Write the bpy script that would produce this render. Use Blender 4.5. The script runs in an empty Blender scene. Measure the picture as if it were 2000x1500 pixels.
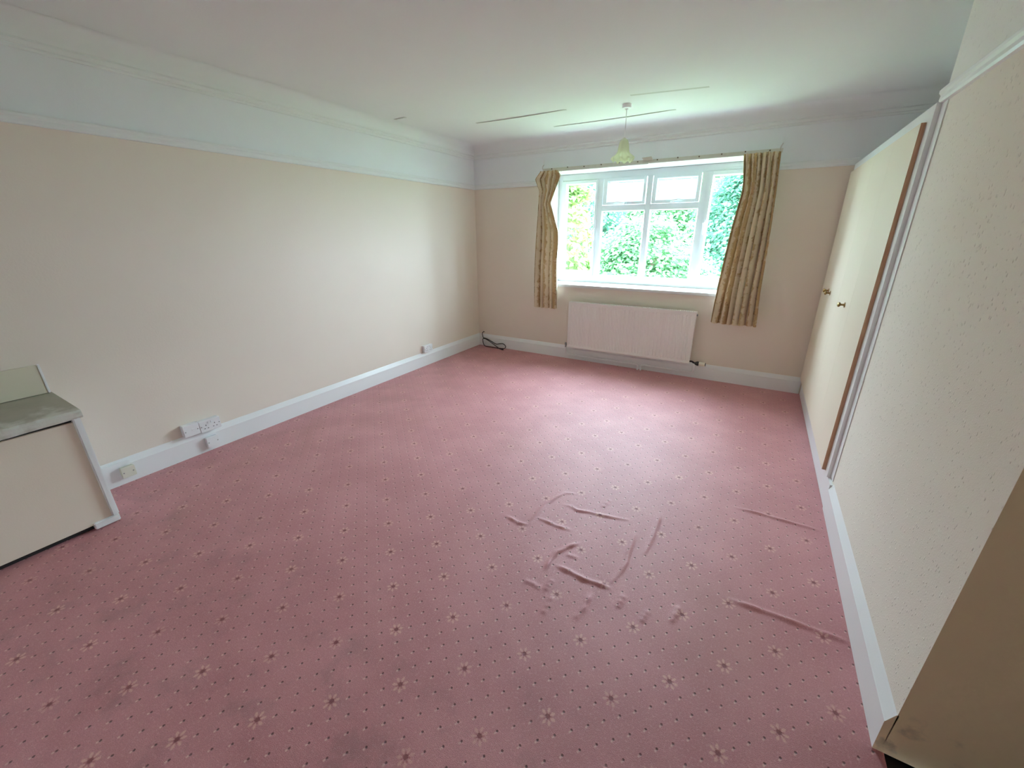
import bpy, bmesh, math, random
import numpy as np
from mathutils import Vector, Matrix

random.seed(7)
RNG = np.random.default_rng(11)
SC = bpy.context.scene
COL = SC.collection
PI = math.pi

# ------------------------------------------------------------------ camera
F_PX = 789.14                      # focal length in pixels of a 2000 px wide frame
cam_d = bpy.data.cameras.new('camera')
cam_d.sensor_fit = 'HORIZONTAL'
cam_d.sensor_width = 36.0
cam_d.lens = 36.0 * F_PX / 2000.0
cam_d.clip_start = 0.02
cam_d.clip_end = 300
cam = bpy.data.objects.new('camera', cam_d)
COL.objects.link(cam)
cam.location = (3.3371, -4.7299, 1.5263)
cam.rotation_mode = 'XYZ'
cam.rotation_euler = (math.radians(69.51996), math.radians(0.19265), math.radians(30.42313))
SC.camera = cam

# ------------------------------------------------------------------ world, sun, exposure
world = bpy.data.worlds.new('overcast_sky')
SC.world = world
world.use_nodes = True
wn = world.node_tree.nodes
wn['Background'].inputs['Color'].default_value = (0.70, 0.86, 1.0, 1)
wn['Background'].inputs['Strength'].default_value = 11.0

sun_d = bpy.data.lights.new('hazy_sun', 'SUN')
sun_d.energy = 4.5
sun_d.angle = math.radians(12)
sun_d.color = (1.0, 0.97, 0.92)
sun = bpy.data.objects.new('hazy_sun', sun_d)
COL.objects.link(sun)
sun.location = (0, -4, 12)
sun.rotation_euler = Vector((0.25, 0.72, -0.95)).to_track_quat('-Z', 'Y').to_euler()

portal_d = bpy.data.lights.new('window_portal', 'AREA')       # sampling guide for the sky, gives no light itself
portal_d.shape = 'RECTANGLE'
portal_d.size, portal_d.size_y = 2.3, 1.35
portal_d.cycles.is_portal = True
portal = bpy.data.objects.new('window_portal', portal_d)
COL.objects.link(portal)
portal.location = (2.138, 0.47, 1.56)
portal.rotation_euler = (math.radians(-90), 0, 0)

SC.view_settings.view_transform = 'Standard'
SC.view_settings.look = 'None'
SC.view_settings.gamma = 1.0
SC.view_settings.use_curve_mapping = False
SC.view_settings.exposure = 2.08
SC.cycles.diffuse_bounces = 8
SC.cycles.max_bounces = 10
SC.cycles.transparent_max_bounces = 8
SC.cycles.sample_clamp_indirect = 8.0


# ------------------------------------------------------------------ node helpers
class NT:
    def __init__(self, name):
        self.m = bpy.data.materials.new(name)
        self.m.use_nodes = True
        self.t = self.m.node_tree
        self.b = self.t.nodes['Principled BSDF']
        self.out = self.t.nodes['Material Output']

    def n(self, typ, **kw):
        nd = self.t.nodes.new(typ)
        for k, v in kw.items():
            setattr(nd, k, v)
        return nd

    def link(self, a, b):
        self.t.links.new(a, b)

    def put(self, sock, v):
        if isinstance(v, bpy.types.NodeSocket):
            self.link(v, sock)
        else:
            sock.default_value = v

    def math(self, op, a, b=None, c=None, clamp=False):
        nd = self.n('ShaderNodeMath', operation=op)
        nd.use_clamp = clamp
        self.put(nd.inputs[0], a)
        if b is not None:
            self.put(nd.inputs[1], b)
        if c is not None:
            self.put(nd.inputs[2], c)
        return nd.outputs[0]

    def mix(self, fac, a, b):
        nd = self.n('ShaderNodeMix', data_type='RGBA')
        self.put(nd.inputs['Factor'], fac)
        self.put(nd.inputs['A'], a if isinstance(a, bpy.types.NodeSocket) else (*a, 1))
        self.put(nd.inputs['B'], b if isinstance(b, bpy.types.NodeSocket) else (*b, 1))
        return nd.outputs['Result']

    def coords(self, kind='Object'):
        return self.n('ShaderNodeTexCoord').outputs[kind]

    def xyz(self, v):
        nd = self.n('ShaderNodeSeparateXYZ')
        self.link(v, nd.inputs[0])
        return nd.outputs

    def noise(self, scale, detail=3, vec=None, rough=0.5):
        nd = self.n('ShaderNodeTexNoise')
        nd.inputs['Scale'].default_value = scale
        nd.inputs['Detail'].default_value = detail
        nd.inputs['Roughness'].default_value = rough
        self.link(vec if vec is not None else self.coords(), nd.inputs['Vector'])
        return nd.outputs['Fac']

    def smooth(self, v, lo, hi):
        nd = self.n('ShaderNodeMapRange', interpolation_type='SMOOTHSTEP')
        self.put(nd.inputs[0], v)
        nd.inputs[1].default_value = lo
        nd.inputs[2].default_value = hi
        nd.inputs[3].default_value = 0
        nd.inputs[4].default_value = 1
        return nd.outputs[0]

    def bump(self, h, strength=0.3, dist=0.01):
        nd = self.n('ShaderNodeBump')
        nd.inputs['Strength'].default_value = strength
        nd.inputs['Distance'].default_value = dist
        self.link(h, nd.inputs['Height'])
        self.link(nd.outputs[0], self.b.inputs['Normal'])

    def scaled(self, s, kind='Object'):
        nd = self.n('ShaderNodeMapping')
        nd.inputs['Scale'].default_value = s
        self.link(self.coords(kind), nd.inputs['Vector'])
        return nd.outputs[0]


def plain(name, col, rough=0.5, metal=0.0, var=0.0, scale=8, bump=0.0, bscale=200, spec=None):
    k = NT(name)
    k.b.inputs['Roughness'].default_value = rough
    k.b.inputs['Metallic'].default_value = metal
    if spec is not None:
        k.b.inputs['Specular IOR Level'].default_value = spec
    f = k.noise(scale, 4)
    c = k.mix(k.math('MULTIPLY', f, var), col, tuple(x * 0.6 for x in col))
    k.link(c, k.b.inputs['Base Color'])
    if bump:
        k.bump(k.noise(bscale, 3), bump, 0.002)
    return k.m


# walls: cream paper below the picture rail, white paint above
def wall_material(name, low, high, chip):
    k = NT(name)
    k.b.inputs['Roughness'].default_value = 0.75
    k.b.inputs['Specular IOR Level'].default_value = 0.25
    z = k.xyz(k.coords())[2]
    above = k.math('GREATER_THAN', z, 2.075)
    blot = k.noise(1.7, 3)
    c = k.mix(above, low, high)
    c = k.mix(k.math('MULTIPLY', k.smooth(blot, 0.45, 0.8), 0.06), c, (0.55, 0.47, 0.38))
    if chip:
        v = k.n('ShaderNodeTexVoronoi')
        v.inputs['Scale'].default_value = 62
        v.inputs['Randomness'].default_value = 1.0
        k.link(k.scaled((1, 1.35, 0.75)), v.inputs['Vector'])
        fl = k.math('SUBTRACT', 1.0, k.smooth(v.outputs['Distance'], 0.08, 0.30))
        sel = k.math('GREATER_THAN', k.noise(55, 1), 0.52)
        h = k.math('MULTIPLY', fl, sel)
        k.bump(k.math('ADD', h, k.math('MULTIPLY', k.noise(220, 2), 0.25)), 0.7, 0.0055)
    else:
        k.bump(k.math('ADD', k.noise(90, 3), k.math('MULTIPLY', k.noise(320, 2), 0.5)), 0.16, 0.003)
    k.link(c, k.b.inputs['Base Color'])
    return k.m


CREAM = (0.82, 0.73, 0.64)
WHITE = (0.83, 0.85, 0.88)
M = {}
M['wall'] = wall_material('cream_wallpaper', CREAM, WHITE, False)
M['wall_chip'] = wall_material('embossed_wallpaper', (0.85, 0.79, 0.70), (0.85, 0.84, 0.81), True)
M['reveal'] = plain('reveal_white', (0.76, 0.76, 0.75), 0.55, var=0.05, bump=0.1)
M['ceiling'] = plain('ceiling_paint', (0.84, 0.86, 0.86), 0.85, var=0.10, scale=2.0, bump=0.25, bscale=120, spec=0.1)
M['cove'] = plain('cove_paint', (0.83, 0.85, 0.855), 0.8, var=0.06, scale=5, bump=0.1, spec=0.1)
M['gloss_white'] = plain('gloss_white_paint', (0.86, 0.87, 0.875), 0.28, var=0.06, scale=6, bump=0.06, bscale=90)
M['upvc'] = plain('white_upvc', (0.69, 0.71, 0.74), 0.3, var=0.02)
M['sill'] = plain('sill_paint', (0.74, 0.74, 0.72), 0.35, var=0.04)
M['rad'] = plain('radiator_enamel', (0.90, 0.86, 0.83), 0.35, var=0.04)
M['door'] = plain('cream_door_paint', (0.84, 0.74, 0.60), 0.5, var=0.08, scale=1.5, bump=0.05, bscale=60)
M['plastic'] = plain('white_plastic', (0.86, 0.86, 0.87), 0.35, var=0.03)
M['plastic_cream'] = plain('aged_cream_plastic', (0.76, 0.74, 0.62), 0.4, var=0.05)
M['hole'] = plain('dark_slot', (0.03, 0.028, 0.028), 0.7)
M['brass'] = plain('aged_brass', (0.42, 0.29, 0.11), 0.32, metal=0.9, var=0.5, scale=60)
M['grey_metal'] = plain('grey_metal', (0.35, 0.35, 0.34), 0.4, metal=0.8, var=0.2)
M['black'] = plain('black_rubber', (0.015, 0.014, 0.014), 0.5)
M['trv'] = plain('valve_head_cream', (0.84, 0.80, 0.66), 0.4)
M['batten'] = plain('painted_batten', (0.76, 0.71, 0.64), 0.6, var=0.5, scale=25, bump=0.2, bscale=50)
M['rail_plastic'] = plain('rail_plastic', (0.74, 0.69, 0.67), 0.45, var=0.1)
M['screw'] = plain('rusty_screw', (0.16, 0.11, 0.08), 0.5, metal=0.5)
M['panel'] = plain('cream_panel', (0.86, 0.76, 0.64), 0.6, var=0.12, scale=2.0, bump=0.12, bscale=150)
M['panel_yellow'] = plain('yellowed_panel', (0.74, 0.68, 0.54), 0.65, var=0.12, scale=4)
M['seam'] = plain('lining_paper_edge', (0.62, 0.63, 0.60), 0.9)
M['dark_floor'] = plain('near_black_floor', (0.018, 0.012, 0.010), 0.6, var=0.4, scale=10)
M['scuffed_warm_light'] = None
M['bark'] = plain('bark', (0.16, 0.12, 0.08), 0.9, var=0.6, scale=6, bump=0.5, bscale=20)
M['grass'] = plain('lawn', (0.16, 0.26, 0.09), 0.95, var=0.6, scale=3)

# bare timber edge of the doors
k = NT('bare_timber')
k.b.inputs['Roughness'].default_value = 0.6
g = k.noise(30, 5, k.scaled((6, 6, 0.35)), 0.65)
k.link(k.mix(k.smooth(g, 0.3, 0.75), (0.50, 0.29, 0.17), (0.66, 0.43, 0.27)), k.b.inputs['Base Color'])
M['timber'] = k.m

# worn stone-effect slab
k = NT('worn_slab')
k.b.inputs['Roughness'].default_value = 0.7
p = k.coords()
x_ = k.xyz(p)[0]
worn = k.smooth(k.math('ADD', k.math('MULTIPLY', x_, 2.2), k.noise(14, 5, p)), 1.15, 1.55)
c = k.mix(k.noise(9, 5, p), (0.36, 0.34, 0.27), (0.50, 0.48, 0.40))
c = k.mix(k.math('MULTIPLY', worn, 0.75), c, (0.78, 0.77, 0.72))
k.link(c, k.b.inputs['Base Color'])
k.bump(k.noise(60, 4), 0.3, 0.004)
M['slab'] = k.m

# return wall: warm shade painted into its cream paper, scuffs near its foot
k = NT('scuffed_warm_lit_wallpaper')
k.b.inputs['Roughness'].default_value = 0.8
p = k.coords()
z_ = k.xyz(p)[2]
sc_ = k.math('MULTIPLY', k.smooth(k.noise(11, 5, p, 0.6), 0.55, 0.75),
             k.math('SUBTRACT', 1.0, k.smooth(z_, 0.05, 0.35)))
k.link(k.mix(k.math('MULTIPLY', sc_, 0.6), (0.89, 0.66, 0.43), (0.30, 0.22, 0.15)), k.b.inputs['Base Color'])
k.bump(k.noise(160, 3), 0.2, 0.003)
M['scuffed_warm_light'] = k.m

# carpet: dusky pink pile, woven flowers on a diamond lattice, pin dots between them with pit shade and lit rims painted in
k = NT('flowered_carpet')
k.b.inputs['Roughness'].default_value = 0.58
k.b.inputs['Specular IOR Level'].default_value = 0.75
k.b.inputs['Sheen Weight'].default_value = 0.25
k.b.inputs['Sheen Roughness'].default_value = 0.5
k.b.inputs['Sheen Tint'].default_value = (0.9, 0.7, 0.7, 1)
pos = k.coords()
warp = k.n('ShaderNodeTexNoise')
warp.inputs['Scale'].default_value = 240
warp.inputs['Detail'].default_value = 1
k.link(pos, warp.inputs['Vector'])
wx = k.math('MULTIPLY', k.math('SUBTRACT', k.xyz(warp.outputs['Color'])[0], 0.5), 0.006)
wy = k.math('MULTIPLY', k.math('SUBTRACT', k.xyz(warp.outputs['Color'])[1], 0.5), 0.006)
pp = k.xyz(pos)
A_, B_, P0 = np.array([0.1721, -0.1497]), np.array([0.1662, 0.1626]), np.array([2.1404, -3.7866])
INV = np.linalg.inv(np.stack([A_, B_], 1))


def lattice(ox, oy, div):
    dx = k.math('SUBTRACT', pp[0], float(P0[0] + ox))
    dy = k.math('SUBTRACT', pp[1], float(P0[1] + oy))
    fr = []
    for r in range(2):
        v = k.math('ADD', k.math('MULTIPLY', dx, float(INV[r, 0] * div)), k.math('MULTIPLY', dy, float(INV[r, 1] * div)))
        v = k.math('ADD', v, 0.5)
        fr.append(k.math('SUBTRACT', k.math('SUBTRACT', v, k.math('FLOOR', v)), 0.5))
    lx = k.math('ADD', k.math('MULTIPLY', fr[0], float(A_[0] / div)), k.math('MULTIPLY', fr[1], float(B_[0] / div)))
    ly = k.math('ADD', k.math('MULTIPLY', fr[0], float(A_[1] / div)), k.math('MULTIPLY', fr[1], float(B_[1] / div)))
    return lx, ly


def radius(lx, ly):
    return k.math('SQRT', k.math('ADD', k.math('MULTIPLY', lx, lx), k.math('MULTIPLY', ly, ly)))


lx, ly = lattice(0, 0, 1)
lx = k.math('ADD', lx, wx)
ly = k.math('ADD', ly, wy)
r_f = radius(lx, ly)
th_ = k.math('ARCTAN2', ly, lx)
pet = k.math('ADD', 0.5, k.math('MULTIPLY', k.math('COSINE', k.math('MULTIPLY', th_, 7.0)), 0.5))
lim = k.math('ADD', 0.016, k.math('MULTIPLY', pet, 0.012))
petal = k.math('MULTIPLY', k.math('SUBTRACT', 1.0, k.smooth(k.math('SUBTRACT', r_f, lim), -0.003, 0.003)),
               k.smooth(r_f, 0.008, 0.013))
petal = k.math('MULTIPLY', petal, k.math('ADD', 0.35, k.math('MULTIPLY', pet, 0.65)))
heart = k.math('SUBTRACT', 1.0, k.smooth(r_f, 0.005, 0.011))
spoke = k.math('MULTIPLY', k.math('MULTIPLY', k.math('SUBTRACT', 1.0, pet), 0.7),
               k.math('MULTIPLY', k.smooth(r_f, 0.004, 0.008), k.math('SUBTRACT', 1.0, k.smooth(r_f, 0.013, 0.019))))
outside = k.smooth(r_f, 0.024, 0.030)
d1x, d1y = lattice(0, 0, 4)
d1x = k.math('ADD', d1x, k.math('MULTIPLY', wx, 0.4))
d1y = k.math('ADD', d1y, k.math('MULTIPLY', wy, 0.4))
pit = k.math('MULTIPLY', k.math('SUBTRACT', 1.0, k.smooth(radius(d1x, d1y), 0.0022, 0.0052)), outside)
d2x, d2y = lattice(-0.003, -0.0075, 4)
lit_rim = k.math('MULTIPLY', k.math('SUBTRACT', 1.0, k.smooth(radius(d2x, d2y), 0.0018, 0.0048)), outside)  # pale fleck painted as the lit near rim of each pit
fade = k.math('ADD', 0.55, k.math('MULTIPLY', k.smooth(k.noise(2.3, 3, pos), 0.35, 0.6), 0.45))
base = k.mix(k.smooth(k.noise(3.0, 4, pos, 0.6), 0.3, 0.75), (0.55, 0.205, 0.225), (0.66, 0.275, 0.295))
base = k.mix(k.math('MULTIPLY', k.smooth(k.noise(300, 3, pos, 0.7), 0.35, 0.7), 0.45), base, (0.30, 0.10, 0.11))
base = k.mix(k.math('MULTIPLY', k.smooth(k.noise(120, 3, pos, 0.7), 0.5, 0.72), 0.28), base, (0.86, 0.52, 0.53))
stain = k.math('MULTIPLY', k.smooth(k.noise(5.5, 5, pos, 0.65), 0.48, 0.72), k.math('SUBTRACT', 1.0, k.smooth(pp[1], -4.25, -3.6)))
base = k.mix(k.math('MULTIPLY', stain, 0.35), base, (0.17, 0.095, 0.10))
tread = k.math('MULTIPLY', k.smooth(k.noise(4.0, 4, pos, 0.6), 0.42, 0.7), k.math('SUBTRACT', 1.0, k.smooth(pp[0], 0.3, 1.3)))
base = k.mix(k.math('MULTIPLY', tread, 0.3), base, (0.30, 0.13, 0.09))
base = k.mix(k.math('MULTIPLY', k.smooth(k.noise(1.1, 3, pos), 0.55, 0.8), 0.25), base, (0.48, 0.23, 0.18))
c = k.mix(k.math('MULTIPLY', k.math('MULTIPLY', lit_rim, fade), 0.75), base, (0.80, 0.52, 0.48))
c = k.mix(k.math('MULTIPLY', pit, 0.85), c, (0.10, 0.03, 0.03))
c = k.mix(k.math('MULTIPLY', k.math('MULTIPLY', petal, fade), 0.70), c, (0.78, 0.44, 0.38))
c = k.mix(k.math('MULTIPLY', spoke, 0.8), c, (0.36, 0.06, 0.07))
c = k.mix(k.math('MULTIPLY', heart, 0.9), c, (0.22, 0.04, 0.045))
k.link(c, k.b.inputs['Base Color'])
hgt = k.math('SUBTRACT', k.math('MULTIPLY', k.noise(420, 2, pos), 0.5), k.math('ADD', pit, k.math('MULTIPLY', heart, 0.6)))
k.bump(hgt, 0.5, 0.004)
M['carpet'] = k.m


# curtain cotton with a small floral print; lets daylight through
def cloth_material(name, ground, printed):
    k = NT(name)
    k.b.inputs['Roughness'].default_value = 0.9
    k.b.inputs['Specular IOR Level'].default_value = 0.1
    uv = k.coords('UV')
    c = k.mix(k.noise(3, 2, uv), ground, tuple(v * 0.88 for v in ground))
    if printed:
        big = k.noise(16, 5, uv, 0.7)
        stripe = k.math('SINE', k.math('MULTIPLY', k.xyz(uv)[0], 52.0))
        veil = k.smooth(k.math('ADD', big, k.math('MULTIPLY', stripe, 0.15)), 0.42, 0.58)
        c = k.mix(k.math('MULTIPLY', veil, 0.8), c, (0.47, 0.29, 0.12))
        v = k.n('ShaderNodeTexVoronoi')
        v.inputs['Scale'].default_value = 42
        k.link(uv, v.inputs['Vector'])
        fl = k.math('MULTIPLY', k.math('SUBTRACT', 1.0, k.smooth(v.outputs['Distance'], 0.12, 0.30)),
                    k.math('MULTIPLY', veil, k.math('GREATER_THAN', k.noise(9, 2, uv), 0.48)))
        c = k.mix(k.math('MULTIPLY', fl, 0.8), c, (0.26, 0.12, 0.07))
        v2 = k.n('ShaderNodeTexVoronoi')
        v2.inputs['Scale'].default_value = 52
        k.link(uv, v2.inputs['Vector'])
        sp = k.math('MULTIPLY', k.math('SUBTRACT', 1.0, k.smooth(v2.outputs['Distance'], 0.10, 0.26)), 0.6)
        c = k.mix(k.math('MULTIPLY', sp, veil), c, (0.52, 0.36, 0.14))
    k.link(c, k.b.inputs['Base Color'])
    k.bump(k.noise(260, 2, uv), 0.15, 0.001)
    tr = k.n('ShaderNodeBsdfTranslucent')
    k.link(c, tr.inputs['Color'])
    mx = k.n('ShaderNodeMixShader')
    mx.inputs[0].default_value = 0.16
    k.link(k.b.outputs[0], mx.inputs[1])
    k.link(tr.outputs[0], mx.inputs[2])
    k.link(mx.outputs[0], k.out.inputs['Surface'])
    return k.m


M['curtain'] = cloth_material('floral_curtain_cotton', (0.80, 0.67, 0.50), True)
M['lining'] = cloth_material('curtain_lining', (0.84, 0.80, 0.72), False)

# glass
k = NT('clear_pane')
tp = k.n('ShaderNodeBsdfTransparent')
tp.inputs['Color'].default_value = (0.95, 0.98, 0.97, 1)
gl = k.n('ShaderNodeBsdfGlossy')
gl.inputs['Roughness'].default_value = 0.02
mx = k.n('ShaderNodeMixShader')
mx.inputs[0].default_value = 0.05
k.link(tp.outputs[0], mx.inputs[1])
k.link(gl.outputs[0], mx.inputs[2])
k.link(mx.outputs[0], k.out.inputs['Surface'])
M['glass'] = k.m

k = NT('obscured_pane')
tp = k.n('ShaderNodeBsdfTransparent')
tp.inputs['Color'].default_value = (0.74, 0.90, 0.93, 1)
tl = k.n('ShaderNodeBsdfTranslucent')
tl.inputs['Color'].default_value = (0.50, 0.60, 0.62, 1)
bp_ = k.n('ShaderNodeBump')
bp_.inputs['Strength'].default_value = 0.8
bp_.inputs['Distance'].default_value = 0.01
k.link(k.noise(70, 3), bp_.inputs['Height'])
k.link(bp_.outputs[0], tl.inputs['Normal'])
mx = k.n('ShaderNodeMixShader')
k.link(k.math('ADD', 0.08, k.math('MULTIPLY', k.noise(60, 3), 0.22)), mx.inputs[0])
k.link(tp.outputs[0], mx.inputs[1])
k.link(tl.outputs[0], mx.inputs[2])
k.link(mx.outputs[0], k.out.inputs['Surface'])
M['obscured'] = k.m

k = NT('frosted_shade_glass')
k.b.inputs['Base Color'].default_value = (0.80, 0.82, 0.62, 1)
k.b.inputs['Roughness'].default_value = 0.25
k.link(k.mix(k.noise(40, 3), (0.90, 0.90, 0.78), (0.78, 0.78, 0.60)), k.b.inputs['Base Color'])
tl = k.n('ShaderNodeBsdfTranslucent')
tl.inputs['Color'].default_value = (0.90, 0.90, 0.76, 1)
mx = k.n('ShaderNodeMixShader')
mx.inputs[0].default_value = 0.5
k.link(k.b.outputs[0], mx.inputs[1])
k.link(tl.outputs[0], mx.inputs[2])
k.link(mx.outputs[0], k.out.inputs['Surface'])
M['shade'] = k.m


def leaf_material(name, c0, c1):
    k = NT(name)
    at = k.n('ShaderNodeAttribute')
    at.attribute_name = 'tone'
    c = k.mix(at.outputs['Fac'], c0, c1)
    k.link(c, k.b.inputs['Base Color'])
    k.b.inputs['Roughness'].default_value = 0.8
    k.b.inputs['Specular IOR Level'].default_value = 0.15
    tl = k.n('ShaderNodeBsdfTranslucent')
    k.link(c, tl.inputs['Color'])
    mx = k.n('ShaderNodeMixShader')
    mx.inputs[0].default_value = 0.4
    k.link(k.b.outputs[0], mx.inputs[1])
    k.link(tl.outputs[0], mx.inputs[2])
    k.link(mx.outputs[0], k.out.inputs['Surface'])
    return k.m


M['leaf_green'] = leaf_material('leaf_green', (0.08, 0.21, 0.095), (0.155, 0.33, 0.15))
M['leaf_blue'] = leaf_material('leaf_bluegreen', (0.065, 0.185, 0.125), (0.125, 0.29, 0.19))
M['leaf_lime'] = leaf_material('leaf_lime', (0.12, 0.26, 0.07), (0.30, 0.38, 0.11))


# ------------------------------------------------------------------ mesh helpers
def tag(o, label=None, cat=None, group=None, kind=None):
    if label:
        o['label'] = label
    if cat:
        o['category'] = cat
    if group:
        o['group'] = group
    if kind:
        o['kind'] = kind
    return o


def thing(name, label, cat, loc=(0, 0, 0), group=None):
    o = bpy.data.objects.new(name, None)
    o.empty_display_size = 0.05
    COL.objects.link(o)
    o.location = loc
    return tag(o, label, cat, group)


def link_mesh(name, me, mats, parent=None, smooth=False):
    o = bpy.data.objects.new(name, me)
    COL.objects.link(o)
    for m in (mats if isinstance(mats, (list, tuple)) else [mats]):
        me.materials.append(m)
    if smooth:
        me.polygons.foreach_set('use_smooth', [True] * len(me.polygons))
    if parent is not None:
        o.parent = parent
        o.matrix_parent_inverse = Matrix.Translation(parent.location).inverted() if parent.parent is None \
            else Matrix.Identity(4)
    return o


class MB:
    def __init__(self):
        self.v, self.f, self.mi = [], [], []

    def box(self, x0, x1, y0, y1, z0, z1, mi=0):
        b = len(self.v)
        self.v += [(x0, y0, z0), (x1, y0, z0), (x1, y1, z0), (x0, y1, z0), (x0, y0, z1), (x1, y0, z1), (x1, y1, z1), (x0, y1, z1)]
        self.f += [tuple(b + i for i in q) for q in
                   ((0, 3, 2, 1), (4, 5, 6, 7), (0, 1, 5, 4), (1, 2, 6, 5), (2, 3, 7, 6), (3, 0, 4, 7))]
        self.mi += [mi] * 6
        return self

    def quad(self, a, b, c, d, mi=0):
        n = len(self.v)
        self.v += [a, b, c, d]
        self.f.append((n, n + 1, n + 2, n + 3))
        self.mi.append(mi)
        return self

    def sweep(self, prof, p0, direction, normal, length, m0=0.0, m1=0.0, mi=0):
        """prof = closed list of (out, z); extruded along a wall, ends mitred by m0/m1 * out"""
        d, nn, b, n = Vector(direction), Vector(normal), len(self.v), len(prof)
        for end in (0, 1):
            for t, z in prof:
                s = m0 * t if end == 0 else length + m1 * t
                q = Vector(p0) + d * s + nn * t
                self.v.append((q.x, q.y, q.z + z))
        for i in range(n):
            j = (i + 1) % n
            self.f.append((b + i, b + j, b + n + j, b + n + i))
        self.f.append(tuple(b + i for i in range(n))[::-1])
        self.f.append(tuple(b + n + i for i in range(n)))
        self.mi += [mi] * (n + 2)
        return self

    def lathe(self, prof, c, axis='z', n=20, mod=None, mi=0):
        """prof = list of (r, h)"""
        b = len(self.v)
        for r, h in prof:
            for i in range(n):
                a = 2 * PI * i / n
                rr = r if mod is None else mod(r, h, a)
                u, w = rr * math.cos(a), rr * math.sin(a)
                hh = h if mod is None or not hasattr(mod, 'lift') else h + mod.lift(r, h, a)
                q = {'z': (u, w, hh), 'x': (hh, u, w), 'y': (u, hh, w)}[axis]
                self.v.append((c[0] + q[0], c[1] + q[1], c[2] + q[2]))
        for s in range(len(prof) - 1):
            for i in range(n):
                j = (i + 1) % n
                self.f.append((b + s * n + i, b + s * n + j, b + (s + 1) * n + j, b + (s + 1) * n + i))
                self.mi.append(mi)
        return self

    def cyl(self, c, r, h, axis='z', n=16, mi=0):
        self.lathe([(0.0001, 0), (r, 0), (r, h), (0.0001, h)], c, axis, n, mi=mi)
        return self

    def tube(self, pts, r, n=8, mi=0):
        pts = [Vector(p) for p in pts]
        b = len(self.v)
        up = Vector((0.12, 0.31, 0.94)).normalized()
        for i, p in enumerate(pts):
            t = (pts[min(i + 1, len(pts) - 1)] - pts[max(i - 1, 0)]).normalized()
            s = t.cross(up)
            if s.length < 1e-3:
                s = t.cross(Vector((1, 0, 0)))
            s.normalize()
            w = s.cross(t)
            rr = r[i] if isinstance(r, (list, tuple)) else r
            for j in range(n):
                a = 2 * PI * j / n
                q = p + (s * math.cos(a) + w * math.sin(a)) * rr
                self.v.append(tuple(q))
        for i in range(len(pts) - 1):
            for j in range(n):
                jj = (j + 1) % n
                self.f.append((b + i * n + j, b + i * n + jj, b + (i + 1) * n + jj, b + (i + 1) * n + j))
                self.mi.append(mi)
        m = len(pts) - 1
        self.f.append(tuple(b + j for j in range(n))[::-1])
        self.f.append(tuple(b + m * n + j for j in range(n)))
        self.mi += [mi, mi]
        return self

    def build(self, name, mats, parent=None, bevel=0.0, smooth=False, lean=False):
        me = bpy.data.meshes.new(name)
        v = self.v
        if lean:
            v = [(x - lean_x(y, z), y, z) for x, y, z in v]
        me.from_pydata(v, [], self.f)
        me.polygons.foreach_set('material_index', self.mi)
        bm = bmesh.new()
        bm.from_mesh(me)
        bmesh.ops.recalc_face_normals(bm, faces=bm.faces)
        if bevel:
            eds = [e for e in bm.edges if len(e.link_faces) == 2 and e.calc_face_angle(0) > 0.6]
            bmesh.ops.bevel(bm, geom=eds, offset=bevel, segments=2, affect='EDGES', clamp_overlap=True)
        bm.to_mesh(me)
        bm.free()
        o = link_mesh(name, me, mats, parent, smooth)
        if smooth and not bevel:
            try:
                me.set_sharp_from_angle(angle=math.radians(40))
            except Exception:
                pass
        return o


def arc(pts, n=6):
    """Catmull-Rom through points"""
    P = [Vector(p) for p in pts]
    out = []
    for i in range(len(P) - 1):
        p0, p1, p2, p3 = P[max(i - 1, 0)], P[i], P[i + 1], P[min(i + 2, len(P) - 1)]
        for s in range(n):
            t = s / n
            out.append(0.5 * ((2 * p1) + (p2 - p0) * t + (2 * p0 - 5 * p1 + 4 * p2 - p3) * t * t + (3 * p1 - p0 - 3 * p2 + p3) * t ** 3))
    out.append(P[-1])
    return out


# ------------------------------------------------------------------ the room
H = 2.53            # ceiling
XW = 3.93           # face of the right-hand wall at the floor
YE = -3.472         # its free end
YR = -2.0           # its far corner, where the wardrobe alcove starts
XA = 4.56           # back of the alcove
YB = -5.0           # unseen wall behind the camera, drawn close to bounce light
XB = 4.75


def lean_x(y, z):   # the old right-hand wall and the wardrobe lean into the room a little
    return 0.0125 * z * min(1.0, max(0.0, (y - YE) / (YR - YE)))


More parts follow.
